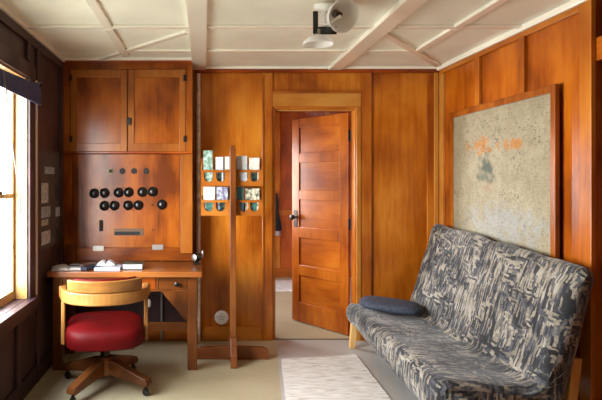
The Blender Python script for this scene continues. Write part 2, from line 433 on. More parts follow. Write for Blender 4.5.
# ------------------------------------------------------------------ right wall
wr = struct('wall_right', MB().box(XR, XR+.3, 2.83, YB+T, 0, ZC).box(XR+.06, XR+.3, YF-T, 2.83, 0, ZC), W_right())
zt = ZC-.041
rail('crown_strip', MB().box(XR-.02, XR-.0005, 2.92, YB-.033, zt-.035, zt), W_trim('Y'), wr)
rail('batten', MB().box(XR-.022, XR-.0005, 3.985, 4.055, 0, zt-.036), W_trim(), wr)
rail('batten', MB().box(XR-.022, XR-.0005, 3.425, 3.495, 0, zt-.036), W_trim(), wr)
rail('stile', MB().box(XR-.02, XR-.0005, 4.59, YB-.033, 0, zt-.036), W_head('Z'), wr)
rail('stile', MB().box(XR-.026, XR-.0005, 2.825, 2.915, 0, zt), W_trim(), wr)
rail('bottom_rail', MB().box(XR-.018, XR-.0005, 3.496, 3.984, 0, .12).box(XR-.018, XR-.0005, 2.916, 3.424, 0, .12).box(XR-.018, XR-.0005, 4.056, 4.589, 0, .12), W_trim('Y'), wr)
rail('door_panel', MB().box(XR+.03, XR+.059, 1.6, 2.824, .0, 2.03).box(XR+.03, XR+.059, 1.6, 2.824, 2.155, ZC-.042), wood('fir_dark_red', (70, 26, 8), (92, 36, 10), (110, 48, 14), 'Z'), wr)  # recessed panels in a dark red-brown wood
rail('cross_rail', MB().box(XR+.0, XR+.059, 1.6, 2.824, 2.031, 2.154), W_right('Y'), wr)

# ------------------------------------------------------------------ left wall with the window
X0 = XL - .14
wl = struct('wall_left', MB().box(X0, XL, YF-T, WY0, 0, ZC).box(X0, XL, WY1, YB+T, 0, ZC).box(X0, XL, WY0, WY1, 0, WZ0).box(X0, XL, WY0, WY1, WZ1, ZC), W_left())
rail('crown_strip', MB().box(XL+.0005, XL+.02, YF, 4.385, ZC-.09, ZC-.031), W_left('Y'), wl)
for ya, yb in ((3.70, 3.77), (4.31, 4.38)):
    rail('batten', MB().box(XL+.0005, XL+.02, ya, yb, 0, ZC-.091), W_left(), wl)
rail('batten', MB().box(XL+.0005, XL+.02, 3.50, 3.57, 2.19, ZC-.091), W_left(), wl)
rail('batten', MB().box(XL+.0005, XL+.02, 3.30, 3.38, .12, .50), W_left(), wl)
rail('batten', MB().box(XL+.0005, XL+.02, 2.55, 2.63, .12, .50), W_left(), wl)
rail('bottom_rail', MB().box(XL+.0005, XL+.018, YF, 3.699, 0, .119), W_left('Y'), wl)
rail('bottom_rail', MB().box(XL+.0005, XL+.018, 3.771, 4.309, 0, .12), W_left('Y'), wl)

wi = struct('window_1', MB().box(X0+.02, XL+.004, WY1-.012, WY1, WZ0, WZ1).box(X0+.02, XL+.004, WY0, WY0+.02, WZ0, WZ1)
            .box(X0+.02, XL+.004, WY0+.02, WY1-.012, WZ1-.015, WZ1), W_maple('Z'), bevel=.002)
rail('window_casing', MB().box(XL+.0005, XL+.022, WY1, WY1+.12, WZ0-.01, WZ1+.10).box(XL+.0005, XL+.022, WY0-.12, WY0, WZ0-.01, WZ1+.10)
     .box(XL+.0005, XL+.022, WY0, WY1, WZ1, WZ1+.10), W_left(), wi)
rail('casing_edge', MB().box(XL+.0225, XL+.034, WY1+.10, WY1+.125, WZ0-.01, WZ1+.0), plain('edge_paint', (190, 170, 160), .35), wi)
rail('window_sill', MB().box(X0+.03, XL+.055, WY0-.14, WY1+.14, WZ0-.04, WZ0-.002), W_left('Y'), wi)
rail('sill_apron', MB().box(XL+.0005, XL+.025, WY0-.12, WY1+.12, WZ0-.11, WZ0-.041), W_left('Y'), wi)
xs0, xs1 = X0+.035, X0+.065
sa = MB()
for za, zb, dx in ((WZ0, 1.32, .0), (1.285, WZ1-.015, -.0)):
    pass
rail('sash', MB().box(xs0, xs1, WY0+.02, WY0+.07, WZ0, WZ1-.016).box(xs0, xs1, WY1-.045, WY1-.0125, WZ0, WZ1-.016)
     .box(xs0, xs1, WY0+.07, WY1-.045, WZ0, WZ0+.06).box(xs0, xs1, WY0+.07, WY1-.045, WZ1-.07, WZ1-.016)
     .box(xs0, xs1, WY0+.07, WY1-.045, 1.285, 1.315).box(xs0, xs1, 2.80, 2.86, WZ0+.06, WZ1-.07), W_maple('Z'), wi)
for ya, yb in ((WY0+.068, 2.802), (2.858, WY1-.043)):
    struct('pane', MB().box(xs0+.012, xs0+.016, ya, yb, WZ0+.058, 1.287), PANE, wi)
    struct('pane', MB().box(xs0+.012, xs0+.016, ya, yb, 1.313, WZ1-.068), PANE, wi)
struct('sash_lock', MB().box(xs1, xs1+.02, 3.16, 3.26, 1.315, 1.335), DARKMETAL, wi, bevel=.003)

# roller shade
sh = thing('roller_shade', 'dark blue roller shade drawn down over the top of the window', 'window shade', (XL+.06, 2.85, 1.92))
xs = XL + .058
part('roller', MB().tube([(xs-.002, WY0-.08, 1.95), (xs-.002, 3.60, 2.03)], .015, 12), plain('shade_cloth', (46, 50, 88), .7, var=.1), sh, smooth=True)
part('shade_fabric', MB().add([(xs+.012, WY0-.08, 1.915), (xs+.012, 3.60, 1.915), (xs+.013, 3.60, 2.03), (xs+.013, WY0-.08, 1.95),
                               (xs+.015, WY0-.08, 1.915), (xs+.015, 3.60, 1.915), (xs+.016, 3.60, 2.03), (xs+.016, WY0-.08, 1.95)],
                              [(0,1,2,3),(7,6,5,4),(0,4,5,1),(1,5,6,2),(2,6,7,3),(3,7,4,0)]), MATS['shade_cloth'], sh)
part('hem_bar', MB().box(xs+.008, xs+.02, WY0-.08, 3.60, 1.905, 1.93), MATS['shade_cloth'], sh, bevel=.003)
for yy, zz in ((3.612, 2.031), (WY0-.095, 1.95)):
    part('bracket', MB().box(XL+.0225, xs+.018, yy-.008, yy+.008, zz-.03, zz+.03), DARKMETAL, sh)
part('pull_cord', MB().tube([(xs+.024, 2.90, 2.0), (xs+.022, 3.02, 1.66), (xs+.02, 3.18, 1.28)], .004, 6)
     .lathe((xs+.02, 3.18, 1.20), (0,0,1), [(.001,0),(.008,.01),(.007,.06),(.004,.085)], 8), plain('cord', (120, 116, 116), .7), sh, smooth=True)

wf = struct('wall_front', MB().box(XL-T, XR+.3, YF-T, YF, 0, ZC), W_wall())

# ------------------------------------------------------------------ hall seen through the doorway
WH0, WH1, HZ0, HZ1 = 5.5, 6.5, .85, 1.9
struct('wall_hall_left', MB().box(HX0-T, HX0, YB+T+.001, WH0, 0, ZC).box(HX0-T, HX0, WH1, HYB+T, 0, ZC).box(HX0-T, HX0, WH0, WH1, 0, HZ0).box(HX0-T, HX0, WH0, WH1, HZ1, ZC), W_red())
w4 = struct('added_hall_window', MB().box(HX0-.09, HX0-.03, WH0, WH0+.06, HZ0, HZ1).box(HX0-.09, HX0-.03, WH1-.06, WH1, HZ0, HZ1)  # unseen window, added to brighten the hall and its floor
            .box(HX0-.09, HX0-.03, WH0+.06, WH1-.06, HZ0, HZ0+.06).box(HX0-.09, HX0-.03, WH0+.06, WH1-.06, HZ1-.06, HZ1), W_maple('Z'))
struct('pane', MB().box(HX0-.064, HX0-.06, WH0+.06, WH1-.06, HZ0+.06, HZ1-.06), PANE, w4)  # pane of the added hall window
struct('wall_hall_right', MB().box(HX1, HX1+T, YB+T+.001, HYB+T, 0, ZC), W_red())
wh = struct('wall_hall_back', MB().box(HX0, HX1, HYB, HYB+T, 0, ZC), W_red())
rail('chair_rail', MB().box(HX0, HX1, HYB-.03, HYB-.0005, .90, .97), W_trim('X'), wh)
rail('bottom_rail', MB().box(HX0, HX1, HYB-.025, HYB-.0005, 0, .13), W_trim('X'), wh)
for x in (.35, 1.035, 1.75):
    rail('stile', MB().box(x, x+.075, HYB-.025, HYB-.0005, .131, .899).box(x, x+.075, HYB-.025, HYB-.0005, .971, ZC), W_trim(), wh)
struct('ceiling_hall', MB().box(HX0-T, HX1+T, YB+T+.001, HYB+T, ZC, ZC+.1), W_red('X'))

# door leaf, swung into the hall
LEN, TH = .70, .035
hx, hy = DX1-.022, YB+T+.008
ang = math.atan2(.56, -.405)
dr = bpy.data.objects.new('door_1', None); COL.objects.link(dr); dr.location = (hx, hy, .008); dr.rotation_euler = (0, 0, ang); dr['kind'] = 'structure'
# local: x along the leaf from the hinge, +y is the face toward the room and left
ST = .095; zs = [.0, .19, .46, .56, .83, .935, 1.205, 1.30, 1.57, 1.665, 1.915, 2.005]
leaf = MB().box(0, ST, 0, TH, 0, 2.005).box(LEN-ST, LEN, 0, TH, 0, 2.005)
for i in range(0, 12, 2): leaf.box(ST, LEN-ST, .0005, TH-.0005, zs[i], zs[i+1])
part('door_frame', leaf, W_door('Z'), dr, local=True, bevel=.003)
for i in range(1, 10, 2):
    part('door_panel', MB().box(ST-.005, LEN-ST+.005, .012, TH-.012, zs[i]-.005, zs[i+1]+.005), W_door('X'), dr, local=True)
for yy, sgn in ((TH, 1), (0, -1)):
    h = part('knob', MB().lathe((LEN-.05, yy + .0, 1.03), (0, sgn, 0), [(.008, 0), (.009, .03), (.024, .036), (.029, .05), (.025, .062), (.01, .068)], 20), DARKMETAL, dr, local=True, smooth=True)
    part('knob_plate', MB().box(LEN-.075, LEN-.025, yy, yy + sgn*.005, .93, 1.10), DARKMETAL, dr, local=True, bevel=.002)
for z in (.22, 1.0, 1.80):
    part('hinge', MB().tube([(-.006, TH*.0+.0, z-.05), (-.006, 0, z+.05)], .007, 10).box(-.004, .0, 0, TH, z-.05, z+.05), DARKMETAL, dr, local=True)

# hall things
solo('hall_rug', MB().box(.85, 1.65, 6.75, 7.45, .001, .014), RUG, 'pale rug on the hall floor seen through the doorway', 'rug', (1.25, 7.1, 0), bevel=.004)
def drape(cx, cy, zt, zb, w0, w1, d):
    mb = MB(); rows = 10; seg = 16; base = 0
    for i in range(rows+1):
        t = i/rows; z = zt + (zb-zt)*t
        w = (w0*(1-t) + w1*t) * (1 + .12*math.sin(t*9))
        for k in range(seg):
            th = 2*PI*k/seg; rr = 1 + .12*math.sin(5*th + 2*t)
            mb.v.append((cx + w/2*math.cos(th)*rr, cy + d/2*math.sin(th)*rr*(.6+.4*t), z))
    for i in range(rows):
        for k in range(seg):
            k2 = (k+1) % seg; mb.f.append((i*seg+k, i*seg+k2, (i+1)*seg+k2, (i+1)*seg+k))
    mb.f.append(tuple(range(seg))); mb.f.append(tuple(rows*seg+k for k in range(seg)))
    return mb
jk = thing('hanging_jacket', 'black jacket hanging on the hall wall beside the doorway', 'jacket', (1.02, HYB-.08, .65))
part('jacket_body', drape(1.02, HYB-.09, 1.22, .68, .07, .17, .09), plain('black_cloth', (14, 13, 16), .9), jk, smooth=True)
part('pale_hem', drape(1.03, HYB-.09, .70, .61, .13, .12, .07), plain('grey_cloth', (150, 146, 146), .9), jk, smooth=True)
part('coat_hook', MB().tube([(1.02, HYB-.026, 1.24), (1.02, HYB-.06, 1.22), (1.02, HYB-.07, 1.25)], .006, 8), DARKMETAL, jk)

# ------------------------------------------------------------------ wall cabinet above the desk
YC = 4.39
cab = thing('wall_cabinet', 'two door wooden cupboard fixed under the ceiling above the switch panel', 'cabinet', (-.63, YC+.13, 1.62))
cx0, cx1 = XL+.004, -.095
CZ0, CZ1 = 1.622, ZC-.001
body = MB().box(cx0, cx1, YC+.02, YB-.024, CZ0, CZ1-.0)
part('carcass', body, W_cab('X'), cab)
fr = MB().box(cx0, PX(70, YC), YC, YC+.0195, CZ0, CZ1).box(PX(186, YC), cx1, YC, YC+.0195, CZ0, CZ1).box(PX(70, YC), PX(186, YC), YC, YC+.0195, PZ(69, YC), CZ1)
fr.box(PX(70, YC), PX(186, YC), YC, YC+.0195, CZ0, CZ0+.012)
part('face_frame', fr, W_cab('Z'), cab, bevel=.002)
part('top_moulding', MB().box(cx0, cx1, YC-.014, YC-.0005, CZ1-.035, CZ1), W_red('X'), cab, bevel=.003)
part('bottom_moulding', MB().box(cx0, cx1, YC-.012, YC-.0005, CZ0-.0, CZ0+.016), W_red('X'), cab, bevel=.003)
for (xa, xb, hs) in ((70.5, 127, 0), (128, 185.5, 1)):
    xa, xb = PX(xa, YC), PX(xb, YC); za, zb = CZ0+.018, PZ(69.6, YC)
    st = .05
    d = part('door', MB().box(xa, xa+st, YC-.006, YC+.012, za, zb).box(xb-st, xb, YC-.006, YC+.012, za, zb)
             .box(xa+st, xb-st, YC-.006, YC+.012, za, za+.065).box(xa+st, xb-st, YC-.006, YC+.012, zb-.065, zb), W_cabst('Z'), cab, bevel=.002)
    part('door_panel', MB().box(xa+st-.002, xb-st+.002, YC+.006, YC+.011, za+.063, zb-.063), W_cab('Z'), d)
    hxp = xb-.004 if hs else xa+.004
    for zz in (PZ(78, YC), PZ(139, YC)):
        part('hinge', MB().box(hxp-.013, hxp+.013, YC-.011, YC-.0065, zz-.026, zz+.026), DARKMETAL, d, bevel=.001)
    if hs:
        part('latch', MB().box(xa-.01, xa+.028, YC-.022, YC-.0065, PZ(125, YC), PZ(118, YC)), BLACK, d, bevel=.003)

# ------------------------------------------------------------------ switch panel below it
YP = 4.43
sp = thing('switch_panel', 'wooden panel studded with rows of black round sockets above the desk', 'panel', (-.63, YP+.1, .736))
part('panel_case', MB().box(cx0, cx1, YP+.02, YB-.024, .737, CZ0-.002), W_cab('X'), sp)
part('left_stile', MB().box(cx0, PX(72, YP), YP, YP+.0195, .737, CZ0-.002), W_cab('Z'), sp, bevel=.002)
part('right_stile', MB().box(PX(180.5, YP), cx1, YP-.006, YP+.0195, .80, CZ0-.002), W_cabst('Z'), sp, bevel=.003)
part('drop_front', MB().box(PX(72.5, YP), PX(180, YP), YP, YP+.0195, PZ(247.5, YP), CZ0-.002), W_cab('Z'), sp, bevel=.002)
part('bottom_board', MB().box(PX(72.5, YP), PX(180, YP), YP-.004, YP+.0195, .737, PZ(248.2, YP)).box(PX(180, YP), cx1, YP-.004, YP+.0195, .737, .799), W_cab('X'), sp, bevel=.002)
def socket(x, y, rpx):
    p = P(x, y, YP); r = rpx*YP/FPX
    return part('socket', MB().lathe((p[0], YP-.0005, p[2]), (0,-1,0), [(r, 0), (r, .008), (r*.92, .012), (r*.6, .02), (r*.55, .03), (r*.3, .036)], 24), BLACK, sp, smooth=True)
for i, x in enumerate((110.7, 122.4, 134.1, 146.2)):
    p = P(x, 171, YP)
    if i == 0:
        part('ring', MB().lathe((p[0], YP-.0005, p[2]), (0,-1,0), [(.024,0),(.024,.006),(.017,.007),(.017,.002)], 20), plain('dull_ring', (130, 116, 84), .5, metal=.8), sp, smooth=True)
        part('ring_hole', MB().lathe((p[0], YP-.0075, p[2]), (0,-1,0), [(.017,0),(.016,.001)], 20), DARKHOLE, sp)
    else:
        part('port', MB().lathe((p[0], YP-.0005, p[2]), (0,-1,0), [(.025,0),(.024,.004),(.019,.005),(.017,.002)], 20), DARKHOLE, sp, smooth=True)
pairs = (((94.4, 193.3), (104.6, 193)), ((118.7, 192.6), (128.6, 192.3)), ((142.3, 192), (152.7, 191.7)),
         ((104.5, 205.8), (114.5, 205.6)), ((128.2, 205.3), (138.3, 205.1)))
for i, (a, b) in enumerate(pairs):
    socket(*a, 5.0); socket(*b, 5.0)
    pa, pb = P(*a, YP), P(*b, YP)
    part('link_bar', MB().bar((pa[0], YP-.005, pa[2]), (pb[0], YP-.005, pb[2]), .008, .02, (0,0,1)), BLACK, sp)
    my = (a[1] + b[1])/2 + (-5 if i < 3 else 5)
    q = P((a[0]+b[0])/2, my, YP)
    part('screw', MB().lathe((q[0], YP-.0005, q[2]), (0,-1,0), [(.007,0),(.006,.004)], 10), DARKMETAL, sp)
socket(162, 204.5, 5.0)
for x, y in ((152.2, 205), (153, 230)):
    p = P(x, y, YP)
    part('pilot_stud', MB().lathe((p[0], YP-.0005, p[2]), (0,-1,0), [(.008,0),(.007,.006)], 10), DARKMETAL, sp)
part('key_switch', MB().box(PX(99.5, YP), PX(103, YP), YP-.012, YP-.0005, PZ(231, YP), PZ(220, YP)), MATTE, sp, bevel=.002)
part('name_plate', MB().box(PX(114, YP), PX(143.5, YP), YP-.004, YP-.0005, PZ(235.5, YP), PZ(228.5, YP)), plain('tarnished_brass', (86, 66, 48), .45, metal=.6), sp)
part('card_slot', MB().box(PX(115, YP), PX(140, YP), YP-.006, YP-.0045, PZ(235, YP), PZ(231.5, YP)), DARKHOLE, sp)
for x, y in ((98.5, 248.3), (157.8, 247.2)):
    part('hinge', MB().box(PX(x-5.5, YP), PX(x+5.5, YP), YP-.010, YP-.0045, PZ(y+2.6, YP), PZ(y-2.6, YP)), METAL, sp, bevel=.001)
    
# ------------------------------------------------------------------ desk
DT = .735
dk = thing('desk', 'wooden desk with drawers and a slanted knee brace under the switch panel', 'desk', (-.58, 4.16, 0))
dx0, dx1 = XL+.024, -.012
part('tabletop', MB().box(dx0, dx1, 3.895, 4.41, DT-.042, DT), wood('desk_top_wood', (90, 46, 16), (124, 68, 28), (148, 90, 42), 'X'), dk, bevel=.006)
def leg(xa, xb, ya, yb): part('leg', MB().box(xa, xb, ya, yb, 0, DT-.043), W_desk('Z'), dk, bevel=.004)
leg(PX(187.5, 3.96), PX(197, 3.96), 3.945, 4.01)
leg(PX(187.5, 3.96), PX(197, 3.96), 4.32, 4.385)
leg(dx0+.03, dx0+.10, 3.945, 4.01); leg(dx0+.03, dx0+.10, 4.32, 4.385)
ax1 = PX(187.2, 3.96)
part('apron', MB().box(dx0+.101, PX(131, 3.95), 3.955, 3.975, .585, DT-.043).box(PX(131, 3.95), ax1, 3.955, 3.975, .58, .592).box(PX(131,3.95), ax1, 3.955, 3.975, DT-.052, DT-.043)
     .box(PX(155.5,3.95), PX(158.5,3.95), 3.955, 3.975, .592, DT-.052), W_desk('X'), dk, bevel=.002)
part('side_rail', MB().box(ax1+.01, ax1+.03, 4.011, 4.319, .58, DT-.043), W_desk('Y'), dk)
part('side_rail', MB().box(dx0+.05, dx0+.07, 4.011, 4.319, .58, DT-.043), W_desk('Y'), dk)
for xa, xb, ins, kn, w in ((131.5, 155, .006, 0, W_red), (159, 186.8, -.006, 1, W_desk)):
    d = part('drawer', MB().box(PX(xa,3.95), PX(xb,3.95), 3.955+ins, 4.25, .594, DT-.054), w('X'), dk, bevel=.002)
    xk = 177 if kn else 143
    p = P(xk, 287.5, 3.95)
    part('knob', MB().lathe((p[0], 3.9545+ins, .638), (0,-1,0), [(.008,0),(.009,.012),(.017,.018),(.018,.026),(.01,.032)], 16), BLACK if kn else W_red('X'), d, smooth=True)
part('knee_brace', MB().prism([(PX(161.5,3.97), .579), (ax1-.0, .579), (ax1-.0, .365), (ax1-.02, .372)], 'Y', 3.96, 3.985), W_desk('Z'), dk, bevel=.002)
part('stretcher', MB().box(dx0+.101, ax1, 4.345, 4.37, .18, .25), W_desk('X'), dk, bevel=.003)

# under the desk
solo('conduit_pipe', MB().tube([(PX(161, 4.6), 4.655, 0.002), (PX(161, 4.6), 4.655, .70)], .009, 10), plain('grey_steel', (150, 150, 146), .4, metal=.5),
     'thin grey pipe running up the wall under the desk', 'pipe', (PX(161, 4.6), 4.655, 0), smooth=True)
wp = thing('wall_plug', 'small white plug hanging on a cord under the desk', 'plug', (PX(149, 4.3), 4.30, .40))
q = P(149, 303, 4.3)
part('plug_body', MB().lathe((q[0], 4.30, q[2]-.035), (0,0,1), [(.004,0),(.014,.01),(.016,.04),(.010,.062),(.004,.068)], 12), WHITEPAINT, wp, smooth=True)
part('plug_cord', MB().tube([(q[0], 4.30, q[2]+.03), (q[0]+.004, 4.30, q[2]+.1), (q[0], 4.30, DT-.043)], .003, 6), DARKMETAL, wp)

# conduit beside the cabinet
cpm = plain('grey_paint', (206, 192, 170), .45, var=.15, scale=25)
solo('wall_conduit', MB().tube([(-.048, 4.648, .002), (-.048, 4.648, 2.33)], .017, 12), cpm, 'grey vertical conduit along the wall right of the cupboard', 'pipe', (-.047, 4.656, 0), smooth=True)

# pencil sharpener on the desk's right end
ps = thing('pencil_sharpener', 'little crank pencil sharpener at the right end of the desk', 'pencil sharpener', (-.065, 4.25, DT+.001))
px_, py_ = -.062, 4.25
part('foot', MB().box(px_-.025, px_+.025, py_-.03, py_+.03, DT+.001, DT+.014), DARKMETAL, ps, bevel=.003)
part('body', MB().lathe((px_+.01, py_+.01, DT+.055), (1,0,0), [(.015,-.03),(.03,-.022),(.032,.022),(.02,.03)], 18).box(px_-.008, px_+.024, py_-.01, py_+.02, DT+.0145, DT+.04), BLACK, ps, smooth=True)
part('dial', MB().lathe((px_-.015, py_-.014, DT+.055), (-.6,-.8,0), [(.026,0),(.026,.006),(.016,.010),(.006,.011)], 18), METAL, ps, smooth=True)
part('crank', MB().tube([(px_+.041, py_, DT+.055), (px_+.05, py_-.01, DT+.055), (px_+.052, py_-.02, DT+.09)], .005, 8).lathe((px_+.052, py_-.02, DT+.085), (0,0,1), [(.009,0),(.011,.01),(.008,.025)], 10), METAL, ps, smooth=True)

# wooden block at the left back corner
solo('wooden_box', MB().box(PX(65, 4.36), PX(75.5, 4.36), 4.36, 4.41, DT+.001, PZ(245, 4.36)), W_desk('Z'), 'upright wooden block in the left back corner of the desk', 'box', (-1.1, 4.38, DT), bevel=.004)

# books and papers on the desk
def slab_yaw(cx, cy, z0, w, d, h, yaw):
    c, s = math.cos(yaw), math.sin(yaw)
    return MB().obox((cx, cy, z0+h/2), ((c, s, 0), (-s, c, 0), (0,0,1)), (w/2, d/2, h/2))
Z = DT + .001
BLUEINK = plain('blue_print', (120, 124, 160), .6, var=.3, scale=25)
mg = thing('magazine', 'open magazine lying at the left end of the desk', 'magazine', (-1.03, 4.05, Z))
def openpages(cx, cy, w, d, z, yaw, lift):
    mb = MB(); n = 12; c, s = math.cos(yaw), math.sin(yaw)
    prof = []
    for i in range(n+1):
        t = -1 + 2*i/n
        prof.append((t*w/2, z + .003 + lift*(abs(t)**.5)*(1-abs(t))*2.2))
    for yy in (-d/2, d/2):
        for u, zz in prof: mb.v.append((cx + u*c - yy*s, cy + u*s + yy*c, zz))
        for u, zz in prof: mb.v.append((cx + u*c - yy*s, cy + u*s + yy*c, z))
    k = n+1
    for i in range(n):
        mb.f.append((i, i+1, 2*k+i+1, 2*k+i)); mb.f.append((k+i, 3*k+i, 3*k+i+1, k+i+1))
        mb.f.append((i, k+i, k+i+1, i+1)); mb.f.append((2*k+i, 2*k+i+1, 3*k+i+1, 3*k+i))
    mb.f.append((0, 2*k, 3*k, k)); mb.f.append((n, k+n, 3*k+n, 2*k+n))
    return mb
part('pages', openpages(-1.03, 4.06, .24, .20, Z, .25, .016), PAPER, mg, smooth=True)
part('picture', slab_yaw(-.985, 4.07, Z+.0185, .08, .06, .001, .25), plain('dark_print', (50, 50, 62), .5), mg)
solo('folder', slab_yaw(-.862, 4.03, Z, .05, .18, .028, -.3), plain('navy_board', (26, 28, 48), .4), 'dark blue folder between the magazine and the paper stack', 'folder', (-.862, 4.03, Z), bevel=.003)
stk = thing('paper_stack', 'stack of bluish white papers in the middle of the desk', 'papers', (-.74, 4.03, Z))
part('sheets', slab_yaw(-.72, 4.02, Z, .19, .15, .020, .05), plain('bluish_paper', (196, 202, 226), .6, var=.06), stk, bevel=.002)
part('top_sheet', slab_yaw(-.70, 4.02, Z+.0205, .11, .14, .004, -.06), PLAIN_TOP if False else PAPER, stk)
ob = thing('open_book', 'small open white book with dark cover on top of the paper stack', 'book', (-.745, 4.05, Z+.026))
part('cover', slab_yaw(-.745, 4.05, Z+.0255, .16, .12, .004, .1), plain('dark_cover', (30, 34, 38), .4), ob, bevel=.001)
part('pages', openpages(-.74, 4.05, .135, .11, Z+.030, .1, .03), PAPER, ob, smooth=True)
cb = thing('closed_book', 'thick book with white page edges and dark green cover at right of the papers', 'book', (-.535, 4.06, Z))
part('page_block', slab_yaw(-.535, 4.055, Z+.004, .145, .13, .034, .03), PAPER, cb, bevel=.003)
part('cover', slab_yaw(-.535, 4.06, Z, .155, .145, .0035, .03).add(*(lambda m: (m.v, m.f))(slab_yaw(-.535, 4.06, Z+.0385, .155, .145, .005, .03))), plain('green_cover', (44, 60, 48), .4), cb, bevel=.001)
part('bookmark', slab_yaw(-.50, 4.06, Z+.044, .02, .12, .002, .5), BLACK, cb)

# ------------------------------------------------------------------ swivel chair
ch = thing('swivel_chair', 'wooden swivel armchair with a red seat, pulled up to the desk', 'chair', (-.67, 3.63, 0), math.radians(10))
def sweep_rail(pts, w, z0, z1, tilt=0):   # plan curve given a thickness and a height
    mb = MB(); n = len(pts)
    for i, (x, y) in enumerate(pts):
        a = Vector(pts[max(i-1, 0)]); b = Vector(pts[min(i+1, n-1)])
        t = (b - a).normalized(); nr = Vector((-t.y, t.x))
        ww = w[i] if isinstance(w, list) else w
        for s, zz in ((-.5, z0), (.5, z0), (.5, z1), (-.5, z1)):
            q = Vector((x, y)) + nr*ww*s + (nr*0)
            ty = tilt if zz == z1 else 0
            mb.v.append((q.x, q.y - ty, zz))
    for i in range(n-1):
        for k in range(4):
            k2 = (k+1) % 4; mb.f.append((i*4+k, i*4+k2, (i+1)*4+k2, (i+1)*4+k))
    mb.f.append((3,2,1,0)); mb.f.append(tuple((n-1)*4+k for k in range(4)))
    return mb
def horseshoe(a0, a1, rx, ry, n=28, cy=0):
    return [(rx*math.sin(a0 + (a1-a0)*i/n), cy - ry*math.cos(a0 + (a1-a0)*i/n)) for i in range(n+1)]
arm = horseshoe(-1.75, 1.75, .275, .245)
arm = [(arm[0][0]-.022, arm[0][1]+.03)] + [(arm[0][0]-.006, arm[0][1]+.012)] + arm[1:-1] + [(arm[-1][0]+.006, arm[-1][1]+.012)] + [(arm[-1][0]+.022, arm[-1][1]+.03)]
wid = [.055, .05] + [.036]*(len(arm)-4) + [.05, .055]
part('arm_rail', sweep_rail(arm, wid, .605, .685), W_oak('X'), ch, local=True, bevel=.008)
part('backrest', sweep_rail(horseshoe(-.98, .98, .278, .252, 20), .028, .688, .765, .02), W_oak('X'), ch, local=True, bevel=.006)
part('back_pad', sweep_rail(horseshoe(-.94, .94, .245, .218, 20), .028, .63, .772, .018), REDVINYL, ch, local=True, bevel=.01)
for s in (-1, 1):
    part('arm_post', MB().obox((s*.272, -.05, .465), ((1,0,0),(0,1,0),(s*-.0,.04,1)), (.012, .030, .14)), W_oak('Z'), ch, local=True, bevel=.005)
def cushion(w, d, zb, zt, n=26, ex=3.6, tilt=0, crown=.02):
    mb = MB(); rings = [(.90, zb), (.98, zb+.012), (1.0, zb+(zt-zb)*.35), (1.0, zb+(zt-zb)*.65), (.965, zt-.014), (.90, zt-.002), (.7, zt+crown*.5), (.4, zt+crown*.9), (.1, zt+crown)]
    m = 40
    for r, z in rings:
        for k in range(m):
            th = 2*PI*k/m; c, s = math.cos(th), math.sin(th)
            x = w/2*r*math.copysign(abs(c)**(2/ex), c); y = d/2*r*math.copysign(abs(s)**(2/ex), s)
            mb.v.append((x, y, z + tilt*y))
    for i in range(len(rings)-1):
        for k in range(m):
            k2 = (k+1) % m; mb.f.append((i*m+k, i*m+k2, (i+1)*m+k2, (i+1)*m+k))
    mb.f.append(tuple(reversed(range(m)))); mb.f.append(tuple((len(rings)-1)*m+k for k in range(m)))
    return mb
part('seat', cushion(.515, .50, .325, .45, tilt=.06), REDVINYL, ch, local=True, smooth=True)
part('seat_board', MB().box(-.19, .19, -.18, .18, .30, .333), W_base('X'), ch, local=True, bevel=.006)
part('spindle', MB().lathe((0,0,.10), (0,0,1), [(.02,0),(.02,.115),(.032,.12),(.032,.17),(.05,.175),(.05,.199)], 16), DARKMETAL, ch, local=True, smooth=True)
part('hub', MB().lathe((0,0,.085), (0,0,1), [(.045,0),(.06,.01),(.06,.10),(.045,.125)], 20), W_base('Z'), ch, local=True, smooth=True)
for k in range(4):
    th = math.radians(-27 - 10 + 90*k)
    c, s = math.cos(th), math.sin(th)
    mb = MB()
    # side profile of the leg, swept across its width
    prof = [(.03, .10), (.03, .20), (.10, .19), (.22, .15), (.345, .112), (.358, .08), (.34, .064), (.2, .085)]
    n = len(prof); w = .031
    for sd in (-1, 1):
        for u, z in prof: mb.v.append((u*c - sd*w*s, u*s + sd*w*c, z))
    mb.f += [tuple(range(n)), tuple(reversed(range(n, 2*n)))] + [(i, (i+1) % n, n+(i+1) % n, n+i) for i in range(n)]
    lg = part('leg', mb, W_base('X'), ch, local=True, bevel=.005)
    cxw, cyw = .328*c, .328*s
    ca = part('caster', MB().lathe((cxw - s*.011, cyw + c*.011, .0245), (s, -c, 0), [(.015,0),(.024,.003),(.024,.019),(.015,.022)], 16), BLACK, lg, local=True, smooth=True)
    part('caster_stem', MB().tube([(cxw, cyw, .03), (cxw, cyw, .066)], .008, 8).box(cxw-.012, cxw+.012, cyw-.012, cyw+.012, .045, .052), DARKMETAL, lg, local=True)

# ------------------------------------------------------------------ futon
FY0, FY1 = 2.72, 4.51
ft = thing('futon_sofa', 'folded futon sofa with a mottled grey and black cover along the map wall', 'sofa', (1.55, 3.58, 0))
def futon_profile(t):                # t: 0 near end, 1 far end. closed outline in (x, z), started at the front bottom
    zt = .955 + .085*t; zl = .13 + .10*t
    pts = [(1.27, zl+.005), (1.215, zl), (1.192, zl+.03), (1.185, zl+.09), (1.19, .325), (1.205, .36), (1.24, .378), (1.32, .374), (1.46, .356), (1.58, .342), (1.665, .338),
           (1.705, .355), (1.727, .41), (1.762, .52), (1.80, .64), (1.838, .76), (1.872, .87), (1.896, zt-.055), (1.915, zt-.015), (1.945, zt+.005), (1.975, zt), (2.003, zt-.025),
           (2.008, zt-.07), (1.985, .80), (1.94, .62), (1.885, .42), (1.84, .27), (1.80, .205), (1.72, .19), (1.5, .20), (1.38, .205)]
    return pts
mb = MB(); nY = 64; uvs = []
